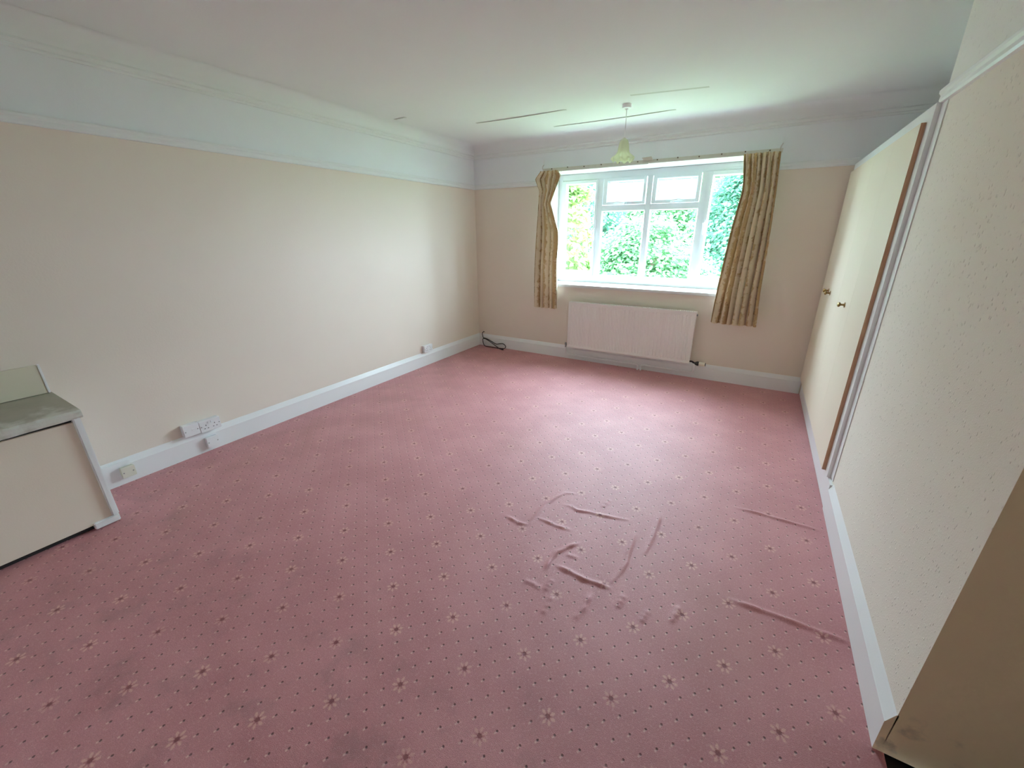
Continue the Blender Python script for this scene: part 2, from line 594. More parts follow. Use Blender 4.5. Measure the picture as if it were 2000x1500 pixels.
# floor: carpet as a fine grid with real ruckles
WR = [
    (0.010, [(2.338, -3.098), (2.377, -3.106), (2.43, -3.116), (2.481, -3.101)]),
    (0.010, [(2.481, -3.101), (2.482, -3.004), (2.487, -2.892), (2.511, -2.798), (2.541, -2.726), (2.595, -2.707)]),
    (0.009, [(2.499, -3.025), (2.551, -3.025), (2.619, -3.035), (2.701, -3.025)]),
    (0.010, [(2.584, -2.841), (2.62, -2.832), (2.673, -2.85), (2.74, -2.828), (2.794, -2.823), (2.878, -2.804), (2.949, -2.784)]),
    (0.013, [(2.776, -3.094), (2.744, -3.143), (2.706, -3.211), (2.699, -3.282), (2.705, -3.346)]),
    (0.013, [(2.744, -3.294), (2.815, -3.297), (2.885, -3.306), (2.947, -3.297), (3.006, -3.296)]),
    (0.010, [(3.002, -3.255), (3.02, -3.185), (3.028, -3.106), (3.02, -3.024), (3.014, -2.88)]),
    (0.008, [(3.091, -2.999), (3.102, -2.865), (3.101, -2.735), (3.093, -2.638)]),
    (0.008, [(2.928, -3.523), (2.942, -3.452), (2.942, -3.365)]),
    (0.007, [(2.801, -3.569), (2.804, -3.502), (2.798, -3.463)]),
    (0.007, [(2.756, -3.455), (2.761, -3.378)]),
    (0.006, [(2.647, -3.451), (2.689, -3.448), (2.734, -3.454)]),
    (0.006, [(3.173, -3.397), (3.182, -3.324)]),
    (0.007, [(3.28, -3.334), (3.3, -3.231)]),
    (0.007, [(3.068, -3.378), (3.072, -3.297)]),
    (0.006, [(2.788, -2.751), (2.805, -2.65)]),
    (0.006, [(2.758, -3.201), (2.81, -3.194)]),
    (0.011, [(3.47, -2.353), (3.597, -2.344), (3.718, -2.347), (3.864, -2.342)]),
    (0.012, [(3.478, -3.085), (3.544, -3.08), (3.653, -3.074), (3.733, -3.074), (3.81, -3.073), (3.902, -3.07)]),
]


def axis_steps(lo, hi, f0, f1, fine, coarse):
    a = np.linspace(lo, f0, max(2, int((f0 - lo) / coarse) + 1))
    b = np.linspace(f0, f1, int((f1 - f0) / fine) + 1)
    c = np.linspace(f1, hi, max(2, int((hi - f1) / coarse) + 1))
    return np.concatenate([a[:-1], b, c[1:]])


xs = axis_steps(-0.01, 3.94, 2.30, 3.925, 0.0065, 0.05)
ys = axis_steps(YB, 0.01, -3.62, -2.30, 0.0065, 0.05)
GX, GY = np.meshgrid(xs, ys)
HZ = np.zeros_like(GX)
for amp, pl in WR:
    dm = np.full_like(GX, 9.0)
    tm = np.zeros_like(GX)
    tot = sum(math.dist(pl[i], pl[i + 1]) for i in range(len(pl) - 1))
    run = 0.0
    for (ax, ay), (bx, by) in zip(pl[:-1], pl[1:]):
        L = math.dist((ax, ay), (bx, by))
        t = np.clip(((GX - ax) * (bx - ax) + (GY - ay) * (by - ay)) / L ** 2, 0, 1)
        d = np.hypot(GX - ax - t * (bx - ax), GY - ay - t * (by - ay))
        near = d < dm
        dm = np.where(near, d, dm)
        tm = np.where(near, (run + t * L) / tot, tm)
        run += L
    taper = np.sin(np.clip(np.minimum(tm, 1 - tm) * 4 + 0.12, 0, 1) * PI / 2) * (0.8 + 0.2 * np.sin(tm * 17 + amp * 900))
    HZ = np.maximum(HZ, amp * 0.80 * taper * np.exp(-(dm / 0.011) ** 2))
soft = 0.0015 * np.sin(GX * 9 + 1.3 * np.sin(GY * 5)) * np.sin(GY * 7 + 0.8)
fadez = np.clip((GX - 2.35) / 0.25, 0, 1) * np.clip((3.35 - GX) / 0.25, 0, 1) * np.clip((-2.5 - GY) / 0.25, 0, 1) * np.clip((GY + 3.61) / 0.3, 0, 1)
HZ = HZ + (soft + 0.0015) * fadez
nx, ny = len(xs), len(ys)
verts = np.stack([GX.ravel(), GY.ravel(), HZ.ravel()], 1)
ii = np.arange(nx * ny).reshape(ny, nx)
quads = np.stack([ii[:-1, :-1].ravel(), ii[:-1, 1:].ravel(), ii[1:, 1:].ravel(), ii[1:, :-1].ravel()], 1)
me = bpy.data.meshes.new('floor')
me.from_pydata(verts.tolist(), [], quads.tolist())
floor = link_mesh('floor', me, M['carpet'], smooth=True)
tag(floor, 'dusky pink carpet woven with small flowers and pin dots, ruckled near the wardrobe wall', kind='structure')

sub = MB().box(-0.2, XB + 0.2, YB - 0.2, 0.45, -0.30, -0.012).build('floor', M['dark_floor'])  # near-black base that shows past the carpet edge
tag(sub, 'near-black floor showing past the carpet edge', kind='structure')

ceil = MB().box(-0.2, XB + 0.2, YB - 0.2, 0.55, H, H + 0.25).build('ceiling', M['ceiling'])
tag(ceil, 'white papered ceiling with lifting seams', kind='structure')


def seam(pts, w):
    """an edge of lining paper hanging a few millimetres below the ceiling"""
    b = MB()
    n = len(pts) - 1
    P = arc([(x, y, 0) for x, y in pts], 8)
    m = len(P)
    for i in range(m - 1):
        def drop(q):
            t = q / (m - 1)
            return w * math.sin(PI * t) ** 0.6
        a, c = P[i], P[i + 1]
        b.quad((a.x, a.y, H - drop(i)), (c.x, c.y, H - drop(i + 1)), (c.x, c.y + 0.035, H - 0.0004), (a.x, a.y + 0.035, H - 0.0004))
        b.quad((a.x, a.y, H - drop(i)), (a.x, a.y + 0.002, H), (c.x, c.y + 0.002, H), (c.x, c.y, H - drop(i + 1)))
    return b.build('paper_seam', M['seam'], ceil)


seam([(0.721, -0.975), (1.121, -0.953), (1.661, -0.951)], 0.009)
seam([(1.308, -0.454), (1.932, -0.440), (2.480, -0.455)], 0.008)
seam([(0.150, -1.489), (0.296, -1.492)], 0.006)
seam([(2.242, -1.052), (2.795, -0.950)], 0.0008)

# walls
w = MB().box(-0.2, 0.0, YB, 0.0, 0.0, H).build('wall_left', M['wall'])
tag(w, 'long cream papered wall with white frieze', kind='structure')

OX0, OX1, OZ0, OZ1 = 1.04, 3.238, 0.925, 2.187      # window opening
b = MB()
T = 0.42
b.box(-0.2, OX0, 0, T, 0, H).box(OX1, XA + 0.2, 0, T, 0, H).box(OX0, OX1, 0, T, 0, OZ0).box(OX0, OX1, 0, T, OZ1, H)
wb = b.build('wall_back', [M['wall'], M['reveal']])
for p in wb.data.polygons:
    c = p.center
    if OX0 - 0.001 <= c.x <= OX1 + 0.001 and OZ0 - 0.001 <= c.z <= OZ1 + 0.001 and 0.01 < c.y < T - 0.01:
        p.material_index = 1
tag(wb, 'cream window wall with deep white reveal and white frieze', kind='structure')

# right-hand wall: a thick stub whose face twists slightly
b = MB()
ny_, nz_ = 12, 14
base_i = len(b.v)
for i in range(ny_ + 1):
    for j in range(nz_ + 1):
        y, z = YE + (YR - YE) * i / ny_, H * j / nz_
        b.v.append((XW - lean_x(y, z), y, z))
for i in range(ny_):
    for j in range(nz_):
        q = base_i + i * (nz_ + 1) + j
        b.f.append((q, q + nz_ + 1, q + nz_ + 2, q + 1))
        b.mi.append(0)
wall_r = b
n0 = len(b.v)
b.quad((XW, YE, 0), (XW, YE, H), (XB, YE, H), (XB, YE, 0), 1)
far = [(XW - lean_x(YR, H * j / nz_), YR, H * j / nz_) for j in range(nz_ + 1)]
m0 = len(b.v)
b.v += far + [(XA, YR, 0), (XA, YR, H)]
b.f.append(tuple(range(m0, m0 + nz_ + 1)) + (m0 + nz_ + 2, m0 + nz_ + 1))
b.mi.append(0)
b.box(XA, XA + 0.2, YR, 0.0, 0, H, 0)
b.box(XA, XB, YE + 0.01, YR, 0, H, 0)
wr = b.build('wall_right', [M['wall_chip'], M['scuffed_warm_light']])
tag(wr, 'cream embossed wall ending in a shaded return beside the doorway', kind='structure')
wq = MB().box(-0.2, XB + 0.2, YB - 0.2, YB, 0, H).build('wall_rear', M['reveal'])  # unseen wall, kept white to raise the bounce light
tag(wq, 'unseen wall opposite the window, white and near for bounce light', kind='structure')
ws = MB().box(XB, XB + 0.2, YB, YE + 0.02, 0, H).build('wall_side', M['reveal'])  # unseen recess side, whitened for more bounce
tag(ws, 'unseen wall of the entrance recess, white for bounce light', kind='structure')

# baseboards, picture rails, cornice
BASE = [(0, 0), (0.017, 0), (0.018, 0.128), (0.0165, 0.1305), (0.006, 0.160), (0.003, 0.168), (0, 0.168)]
RAIL = [(0, 2.048), (0.013, 2.050), (0.017, 2.060), (0.015, 2.076), (0.022, 2.086), (0.023, 2.096), (0.018, 2.103), (0, 2.104)]
bl = MB().sweep(BASE, (0, -4.205, 0), (0, 1, 0), (1, 0, 0), 4.205, 0, -1).build('baseboard_left', M['gloss_white'])
tag(bl, 'white gloss baseboard along the long cream wall', kind='structure')
bb = MB().sweep(BASE, (0, 0, 0), (1, 0, 0), (0, -1, 0), 3.905, 1, 0).build('baseboard_back', M['gloss_white'])
tag(bb, 'white gloss baseboard below the window', kind='structure')
BASE_R = [(0, 0), (0.019, 0), (0.020, 0.128), (0.0185, 0.1305), (0.004, 0.166), (0.001, 0.172), (-0.004, 0.172)]
br = MB().sweep(BASE_R, (XW, YE, 0), (0, 1, 0), (-1, 0, 0), -2.10 - YE).build('baseboard_right', [M['gloss_white'], M['scuffed_warm_light']])
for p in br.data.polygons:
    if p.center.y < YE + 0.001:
        p.material_index = 1  # board end takes the return's brown, shade painted over white gloss
tag(br, 'white gloss baseboard of the embossed wall', kind='structure')

t1 = MB().sweep(RAIL, (0, YB, 0), (0, 1, 0), (1, 0, 0), -YB, 0, -1).build('trim_1', M['cove'])
tag(t1, 'white picture rail on the long wall', kind='structure')
t2 = MB().sweep(RAIL, (0, 0, 0), (1, 0, 0), (0, -1, 0), 1.0, 1, 0).sweep(
    RAIL, (3.30, 0, 0), (1, 0, 0), (0, -1, 0), 0.60).build('trim_2', M['cove'])
tag(t2, 'white picture rail either side of the window', kind='structure')
b = MB()
segs = 8
for i in range(segs):
    y0 = YE + (YR + 0.004 - YE) * i / segs
    y1 = YE + (YR + 0.004 - YE) * (i + 1) / segs
    b.sweep(RAIL, (XW, y0, 0), (0, 1, 0), (-1, 0, 0), y1 - y0)
t3 = b.build('trim_3', M['gloss_white'], lean=True)
tag(t3, 'white picture rail on the embossed wall', kind='structure')
COVE = [(0, 2.385), (0.010, 2.387), (0.014, 2.397), (0.010, 2.405), (0.018, 2.412), (0.024, 2.424), (0.018, 2.434), (0.024, 2.440)]
for i in range(1, 9):
    a = i / 8 * PI / 2
    COVE.append((0.024 + (0.125 - 0.024) * (1 - math.cos(a)), 2.440 + (H - 0.001 - 2.440) * math.sin(a)))
COVE.append((0, H - 0.001))
t4 = MB().sweep(COVE, (0, YB, 0), (0, 1, 0), (1, 0, 0), -YB, 0, -1).build('trim_4', M['cove'], smooth=True)
tag(t4, 'coved white cornice over the long wall', kind='structure')
t5 = MB().sweep(COVE, (0, 0, 0), (1, 0, 0), (0, -1, 0), XA, 1, 0).build('trim_5', M['cove'], smooth=True)
tag(t5, 'coved white cornice over the window wall', kind='structure')

# ------------------------------------------------------------------ window
WY = 0.34
win = bpy.data.objects.new('window_1', None)
COL.objects.link(win)
win.location = (2.138, WY, OZ0)
tag(win, 'white framed four-light casement window onto trees', kind='structure')


def rect_frame(b, x0, x1, z0, z1, wl, wr_, wb_, wt, y0, y1):
    b.box(x0, x0 + wl, y0, y1, z0, z1).box(x1 - wr_, x1, y0, y1, z0, z1)
    b.box(x0 + wl, x1 - wr_, y0, y1, z0, z0 + wb_).box(x0 + wl, x1 - wr_, y0, y1, z1 - wt, z1)
    return b


b = MB()
rect_frame(b, OX0, OX1, 0.935, 2.185, 0.050, 0.050, 0.085, 0.068, WY, WY + 0.07)
for x0, x1 in ((1.532, 1.604), (2.672, 2.744)):
    b.box(x0, x1, WY, WY + 0.07, 1.02, 2.117)
b.box(2.110, 2.166, WY, WY + 0.07, 1.02, 2.117)
b.box(1.604, 2.110, WY, WY + 0.07, 1.770, 1.830).box(2.166, 2.672, WY, WY + 0.07, 1.770, 1.830)
b.build('window_frame', M['upvc'], win, bevel=0.003)


def bead(x0, x1, z0, z1, par):
    # sloped glazing bead round a pane
    b = MB()
    wd = 0.013
    y0, y1 = WY + 0.004, WY + 0.022
    o = [(x0, z0), (x1, z0), (x1, z1), (x0, z1)]
    i = [(x0 + wd, z0 + wd), (x1 - wd, z0 + wd), (x1 - wd, z1 - wd), (x0 + wd, z1 - wd)]
    for q in range(4):
        r = (q + 1) % 4
        b.quad((o[q][0], y0, o[q][1]), (o[r][0], y0, o[r][1]), (i[r][0], y1, i[r][1]), (i[q][0], y1, i[q][1]))
        b.quad((i[q][0], y1, i[q][1]), (i[r][0], y1, i[r][1]), (i[r][0], y1 + 0.02, i[r][1]), (i[q][0], y1 + 0.02, i[q][1]))
    g = b.build('glazing_bead', M['upvc'], par)
    # black gasket line against the glass
    s = MB()
    rect_frame(s, x0 + wd - 0.001, x1 - wd + 0.001, z0 + wd - 0.001, z1 - wd + 0.001, 0.004, 0.004, 0.004, 0.004, y1 + 0.010, y1 + 0.016)
    s.build('gasket', M['black'], par)
    return g


def pane(x0, x1, z0, z1, par, mat):
    return MB().box(x0, x1, WY + 0.034, WY + 0.038, z0, z1).build('pane', mat, par)


for x0, x1 in ((1.604, 2.110), (2.166, 2.672)):
    bead(x0, x1, 1.018, 1.771, win)
    pane(x0 + 0.006, x1 - 0.006, 1.024, 1.765, win, M['glass'])


def sash(name, x0, x1, z0, z1, gx0, gx1, gz0, gz1, glass):
    e = bpy.data.objects.new(name, None)
    COL.objects.link(e)
    e.parent = win
    e.location = (0, 0, 0)
    b = MB()
    rect_frame(b, x0, x1, z0, z1, gx0 - 0.013 - x0, x1 - gx1 - 0.013, gz0 - 0.013 - z0, z1 - gz1 - 0.013, WY - 0.014, WY + 0.05)
    return e, b, (gx0, gx1, gz0, gz1, glass)


def sash_full(name, x0, x1, z0, z1, gx0, gx1, gz0, gz1, glass, handle):
    b = MB()
    rect_frame(b, x0, x1, z0, z1, gx0 - 0.013 - x0, x1 - gx1 - 0.013, gz0 - 0.013 - z0, z1 - gz1 - 0.013, WY - 0.014, WY + 0.05)
    s = b.build(name, M['upvc'], win, bevel=0.003)
    # children of the sash sit in world coordinates
    kids = []
    kids.append(bead(gx0 - 0.013, gx1 + 0.013, gz0 - 0.013, gz1 + 0.013, None))
    kids.append(bpy.data.objects[[o.name for o in COL.objects if o.name.startswith('gasket')][-1]])
    kids.append(pane(gx0 - 0.006, gx1 + 0.006, gz0 - 0.006, gz1 + 0.006, None, glass))
    h = MB()
    hx, hz, ang = handle
    yb = WY - 0.014
    if ang == 0:        # lever lying along the bottom rail
        d = 1 if hx > x0 + (x1 - x0) / 2 else -1
        d = -d
        h.box(hx - 0.028, hx + 0.028, yb - 0.010, yb, hz - 0.010, hz + 0.010)
        h.cyl((hx, yb - 0.032, hz), 0.010, 0.030, 'y', 12)
        h.tube(arc([(hx, yb - 0.034, hz), (hx + d * 0.03, yb - 0.040, hz + 0.006), (hx + d * 0.07, yb - 0.036, hz + 0.012), (hx + d * 0.115, yb - 0.030, hz + 0.010)], 5), [0.011 - 0.0003 * q for q in range(16)], 8)
    else:
        h.box(hx - 0.010, hx + 0.010, yb - 0.010, yb, hz - 0.030, hz + 0.030)
        h.cyl((hx, yb - 0.032, hz), 0.010, 0.030, 'y', 12)
        h.tube(arc([(hx, yb - 0.034, hz), (hx + 0.004, yb - 0.040, hz - 0.03), (hx + 0.006, yb - 0.036, hz - 0.07), (hx + 0.004, yb - 0.030, hz - 0.115)], 5), [0.011 - 0.0003 * q for q in range(16)], 8)
    kids.append(h.build('handle', M['upvc'], None, smooth=True))
    bpy.context.view_layer.update()
    for o in kids:
        o.parent = s
        o.matrix_parent_inverse = s.matrix_world.inverted()
    return s


sash_full('casement', 1.086, 1.541, 1.020, 2.113, 1.153, 1.503, 1.074, 2.067, M['glass'], (1.523, 1.555, 1))
sash_full('casement', 2.733, 3.190, 1.020, 2.118, 2.786, 3.136, 1.074, 2.067, M['glass'], (2.752, 1.62, 1))
sash_full('fanlight', 1.613, 2.100, 1.833, 2.117, 1.673, 2.060, 1.875, 2.069, M['obscured'], (1.868, 1.846, 0))
sash_full('fanlight', 2.175, 2.663, 1.833, 2.119, 2.231, 2.617, 1.878, 2.069, M['obscured'], (2.385, 1.850, 0))

MB().box(OX0 - 0.03, OX1 + 0.03, -0.022, 0.0, 0.903, 0.933).box(OX0, OX1, 0.0, WY + 0.03, 0.926, 0.934).build(
    'window_sill', M['sill'], win, bevel=0.003)
MB().box(OX0 - 0.02, OX1 + 0.02, -0.008, 0.0, 0.878, 0.903).build('sill_apron', M['wall'], win, bevel=0.002)

# ------------------------------------------------------------------ curtain rail and curtains
cr = thing('curtain_rail', 'thin worn curtain rail on a screwed batten above the window', 'curtain rail', (2.15, 0.0, 2.19))
MB().box(0.985, 3.345, -0.014, 0, 2.188, 2.222).build('batten', M['batten'], cr, bevel=0.002)
MB().box(0.99, 2.19, -0.030, -0.014, 2.180, 2.192).build('track', M['rail_plastic'], cr, bevel=0.002)
MB().box(2.205, 3.34, -0.030, -0.014, 2.184, 2.196).build('track', M['rail_plastic'], cr, bevel=0.002)
for i in range(12):
    x = 1.10 + i * 0.195
    MB().cyl((x, -0.018, 2.214 + 0.004 * math.sin(i * 2.1)), 0.0065, 0.005, 'y', 10).build('screw', M['screw'], cr, smooth=True)
bk = MB().box(2.13, 2.22, -0.030, -0.012, 2.216, 2.236).tube([(2.12, -0.030, 2.238), (2.17, -0.034, 2.240), (2.215, -0.032, 2.243)], 0.005)
bk.build('bracket', M['batten'], cr, bevel=0.0)
for x, z in ((0.992, 2.225), (3.328, 2.225)):
    MB().tube(arc([(x, -0.012, z - 0.02), (x - 0.004, -0.030, z), (x + 0.003, -0.034, z + 0.02), (x + 0.008, -0.020, z + 0.032)], 5), 0.005).build(
        'end_hook', M['rail_plastic'], cr, smooth=True)
    MB().tube([(x, -0.01, z + 0.02), (x + 0.003, -0.006, z + 0.10)], 0.002, 6).build('cord', M['plastic'], cr)


def interp(tab, z):
    zs = [a for a, _ in tab][::-1]
    xs_ = [c for _, c in tab][::-1]
    return float(np.interp(z, zs, xs_))


def make_curtain(name, label, L, R, nf, ztop, zbot, y0, seed, amp):
    rs = np.random.default_rng(seed)
    root = thing(name, label, 'curtain', (0.5 * (L[-1][1] + R[-1][1]), y0, zbot), 'curtains at the window')
    nu, nv = 220, 80
    ph = rs.uniform(0, 6.28)
    wid = np.cumsum(np.concatenate([[0], rs.uniform(0.45, 1.75, nf)]))
    wid = wid / wid[-1]
    wob = rs.uniform(-0.35, 0.35, nf + 2)
    ampv = rs.uniform(0.45, 1.4, nf + 2)

    def surf(u, z, off):
        v = (ztop - z) / (ztop - zbot)
        xl, xr = interp(L, z), interp(R, z)
        u0 = u
        u = float(np.interp(u, wid, np.linspace(0, 1, nf + 1)))
        s = u * nf + 0.18 * math.sin(2.2 * v + seed) + ph
        kf = int(math.floor(u * nf)) + 1
        fr = u * nf - math.floor(u * nf)
        am = (ampv[kf - 1] * (1 - fr) + ampv[kf] * fr) if kf < len(ampv) else 1
        wv = (wob[kf - 1] * (1 - fr) + wob[kf] * fr)
        a = amp * am * (0.45 + 0.55 * min(1, max(0, (v - 0.05) * 2.2)))
        raw = abs(math.sin(PI * s + wv * v))
        shp = 2 * raw ** 0.6 - 1
        fine = 0.004 * math.sin(2 * PI * (s * 3.1) + 5 * v) * max(0, 1 - v * 2.2)
        pin = math.sin(2 * PI * s * 0.5 + 1.0) * 0.010 * math.exp(-((v - 0.2) / 0.1) ** 2)
        x = xl + (xr - xl) * u0 + 0.35 * a * math.cos(2 * PI * s) * (1 if 0.03 < u < 0.97 else 0.2)
        y = y0 - a * shp - fine - pin + off
        hem = 0.006 * math.sin(2 * PI * s) * (v > 0.9)
        return (x, y, z + hem)

    for nm, off, mat in (('cloth', 0.0, M['curtain']), ('lining', 0.005, M['lining'])):
        vs, fs, uvs = [], [], []
        zt = ztop - 0.055 if nm == 'cloth' else ztop - 0.03
        zb_ = zbot if nm == 'cloth' else zbot + 0.035
        for j in range(nv + 1):
            z = zt + (zb_ - zt) * j / nv
            for i in range(nu + 1):
                u = i / nu
                vs.append(surf(u, z, off))
                uvs.append((u * nf * 0.11 + seed, z))
        for j in range(nv):
            for i in range(nu):
                q = j * (nu + 1) + i
                fs.append((q, q + 1, q + nu + 2, q + nu + 1))
        me = bpy.data.meshes.new(nm)
        me.from_pydata(vs, [], fs)
        ul = me.uv_layers.new(name='UVMap')
        for lp in me.loops:
            ul.data[lp.index].uv = uvs[lp.vertex_index]
        link_mesh(nm, me, mat, root, smooth=True)
    # gathered heading with pencil pleats
    vs, fs, uvs = [], [], []
    nu2, nv2 = 220, 8
    for j in range(nv2 + 1):
        z = ztop - 0.065 * j / nv2
        for i in range(nu2 + 1):
            u = i / nu2
            x, y, _ = surf(u, z, 0)
            pl = abs(math.sin(PI * u * nf * 1.7 + seed))
            y -= 0.008 * pl + 0.002 * math.sin(3 * j + i * 0.05)
            vs.append((x, y, z + 0.006 * pl * (j == 0)))
            uvs.append((u * nf * 0.11 + seed, z))
    for j in range(nv2):
        for i in range(nu2):
            q = j * (nu2 + 1) + i
            fs.append((q, q + 1, q + nu2 + 2, q + nu2 + 1))
    me = bpy.data.meshes.new('heading')
    me.from_pydata(vs, [], fs)
    ul = me.uv_layers.new(name='UVMap')
    for lp in me.loops:
        ul.data[lp.index].uv = uvs[lp.vertex_index]
    link_mesh('heading', me, M['curtain'], root, smooth=True)
    for q in range(nf + 1):
        x, y, _ = surf(min(0.98, max(0.02, q / nf)), ztop - 0.02, 0)
        MB().tube([(x, y, ztop - 0.02), (x, -0.034, ztop - 0.012), (x, -0.024, ztop - 0.002)], 0.0022, 6).build('hook', M['plastic'], root)
    return root


make_curtain('curtain', 'narrow beige floral curtain bunched tight, near the corner with the black cable',
             [(2.195, 1.004), (2.181, 1.004), (2.106, 0.933), (1.99, 0.985), (1.681, 0.978), (1.115, 0.952), (0.645, 0.950)],
             [(2.195, 1.221), (2.182, 1.221), (2.129, 1.252), (1.99, 1.195), (1.849, 1.140), (1.537, 1.248), (1.401, 1.253), (1.191, 1.240), (0.67, 1.255)],
             5, 2.182, 0.642, -0.088, 1, 0.032)
make_curtain('curtain', 'wide beige floral curtain hanging beside the wardrobe',
             [(2.195, 3.046), (2.181, 3.046), (1.968, 3.078), (1.872, 3.084), (1.557, 3.050), (1.003, 3.014), (0.655, 3.002)],
             [(2.195, 3.334), (2.182, 3.334), (1.88, 3.358), (1.439, 3.382), (0.965, 3.396), (0.655, 3.419)],
             7, 2.182, 0.650, -0.094, 4, 0.040)

# ------------------------------------------------------------------ radiator
RX0, RX1, RZ0, RZ1 = 1.420, 2.863, 0.172, 0.742
rad = thing('radiator', 'long white ribbed panel radiator under the window', 'radiator', (2.14, 0.0, RZ0))
b = MB()
prof = []
nr = 36
pitch = (RX1 - RX0 - 0.05) / nr
yf, yd = -0.100, -0.0955
prof.append((RX0, yf))
for i in range(nr):
    x0 = RX0 + 0.025 + i * pitch
    prof += [(x0 + pitch * 0.04, yf), (x0 + pitch * 0.20, yd), (x0 + pitch * 0.42, yd), (x0 + pitch * 0.58, yf)]
prof.append((RX1, yf))
zr0, zr1 = RZ0 + 0.045, RZ1 - 0.050
for i in range(len(prof) - 1):
    (xa, ya), (xb, yb) = prof[i], prof[i + 1]
    b.quad((xa, ya, zr0), (xb, yb, zr0), (xb, yb, zr1), (xa, ya, zr1))
    b.quad((xa, yf, RZ0 + 0.030), (xb, yf, RZ0 + 0.030), (xb, yb, zr0), (xa, ya, zr0))
    b.quad((xa, ya, zr1), (xb, yb, zr1), (xb, yf, RZ1 - 0.038), (xa, yf, RZ1 - 0.038))
b.quad((RX0, yf, RZ0), (RX1, yf, RZ0), (RX1, yf - 0.004, RZ0 + 0.012), (RX0, yf - 0.004, RZ0 + 0.012))
b.quad((RX0, yf - 0.004, RZ0 + 0.012), (RX1, yf - 0.004, RZ0 + 0.012), (RX1, yf, RZ0 + 0.030), (RX0, yf, RZ0 + 0.030))
b.quad((RX0, yf, RZ1 - 0.038), (RX1, yf, RZ1 - 0.038), (RX1, yf, RZ1 - 0.008), (RX0, yf, RZ1 - 0.008))
b.quad((RX0, yf, RZ0), (RX1, yf, RZ0), (RX1, -0.085, RZ0), (RX0, -0.085, RZ0))
b.build('front_panel', M['rad'], rad)
MB().box(RX0 + 0.02, RX1 - 0.02, -0.084, -0.045, RZ0 + 0.02, RZ1 - 0.03).build('back_panel', M['rad'], rad)
g = MB()
g.box(RX0, RX1, -0.104, -0.094, RZ1 - 0.014, RZ1).box(RX0, RX1, -0.046, -0.036, RZ1 - 0.014, RZ1)
ng = 70
for i in range(ng + 1):
    x = RX0 + 0.004 + (RX1 - RX0 - 0.012) * i / ng
    g.box(x, x + 0.010, -0.094, -0.046, RZ1 - 0.005, RZ1 - 0.001)
g.build('top_grille', M['rad'], rad)
for x in (RX0 - 0.001, RX1 - 0.003):
    MB().box(x, x + 0.004, -0.101, -0.040, RZ0 + 0.010, RZ1 - 0.004).build('side_panel', M['rad'], rad, bevel=0.001)
MB().box(RX0 + 0.25, RX0 + 0.29, -0.046, -0.004, 0.25, 0.65).build('wall_bracket', M['rad'], rad)
MB().box(RX1 - 0.29, RX1 - 0.25, -0.046, -0.004, 0.25, 0.65).build('wall_bracket', M['rad'], rad)
MB().cyl((RX1, -0.07, RZ1 - 0.035), 0.010, 0.014, 'x', 10).build('bleed_plug', M['grey_metal'], rad, smooth=True)
MB().lathe([(0.001, 0), (0.009, 0), (0.009, 0.030), (0.014, 0.032), (0.014, 0.055), (0.008, 0.062), (0.001, 0.062)],
           (1.390, -0.07, 0.160), 'z', 14).cyl((1.390, -0.07, 0.190), 0.007, 0.034, 'x', 10).build('lockshield_valve', M['grey_metal'], rad, smooth=True)
vb = MB().cyl((2.862, -0.07, 0.198), 0.009, 0.030, 'x', 12).tube(
    [(2.890, -0.07, 0.198), (2.905, -0.07, 0.188), (2.922, -0.07, 0.183)], 0.010, 10).lathe(
    [(0.001, 0), (0.012, 0), (0.023, 0.022), (0.024, 0.042), (0.001, 0.042)], (2.918, -0.07, 0.183), 'x', 16).build('valve_body', M['black'], rad, smooth=True)
MB().lathe([(0.001, 0), (0.021, 0), (0.023, 0.006), (0.022, 0.056), (0.019, 0.062), (0.001, 0.062)], (2.960, -0.07, 0.183), 'x', 18).build(
    'thermostat_head', M['trv'], rad, smooth=True)
MB().lathe([(0.001, 0), (0.019, 0), (0.018, 0.006), (0.001, 0.006)], (3.022, -0.07, 0.183), 'x', 16).build('end_cap', M['black'], rad, smooth=True)
MB().tube([(1.390, -0.07, 0.162), (1.390, -0.066, 0.095)] + [tuple(p) for p in arc([(1.392, -0.060, 0.078), (1.41, -0.05, 0.066), (1.45, -0.048, 0.062)], 4)] +
          [(2.27, -0.046, 0.062)] + [tuple(p) for p in arc([(2.29, -0.046, 0.058), (2.303, -0.046, 0.044), (2.306, -0.046, 0.0)], 4)],
          0.011, 10).build('pipe', M['gloss_white'], rad, smooth=True)
MB().tube([(2.912, -0.07, 0.180), (2.912, -0.066, 0.100)] + [tuple(p) for p in arc([(2.910, -0.060, 0.084), (2.89, -0.05, 0.070), (2.85, -0.048, 0.066)], 4)] +
          [(2.38, -0.046, 0.066)] + [tuple(p) for p in arc([(2.358, -0.046, 0.062), (2.345, -0.046, 0.046), (2.342, -0.046, 0.0)], 4)],
          0.011, 10).build('pipe', M['gloss_white'], rad, smooth=True)

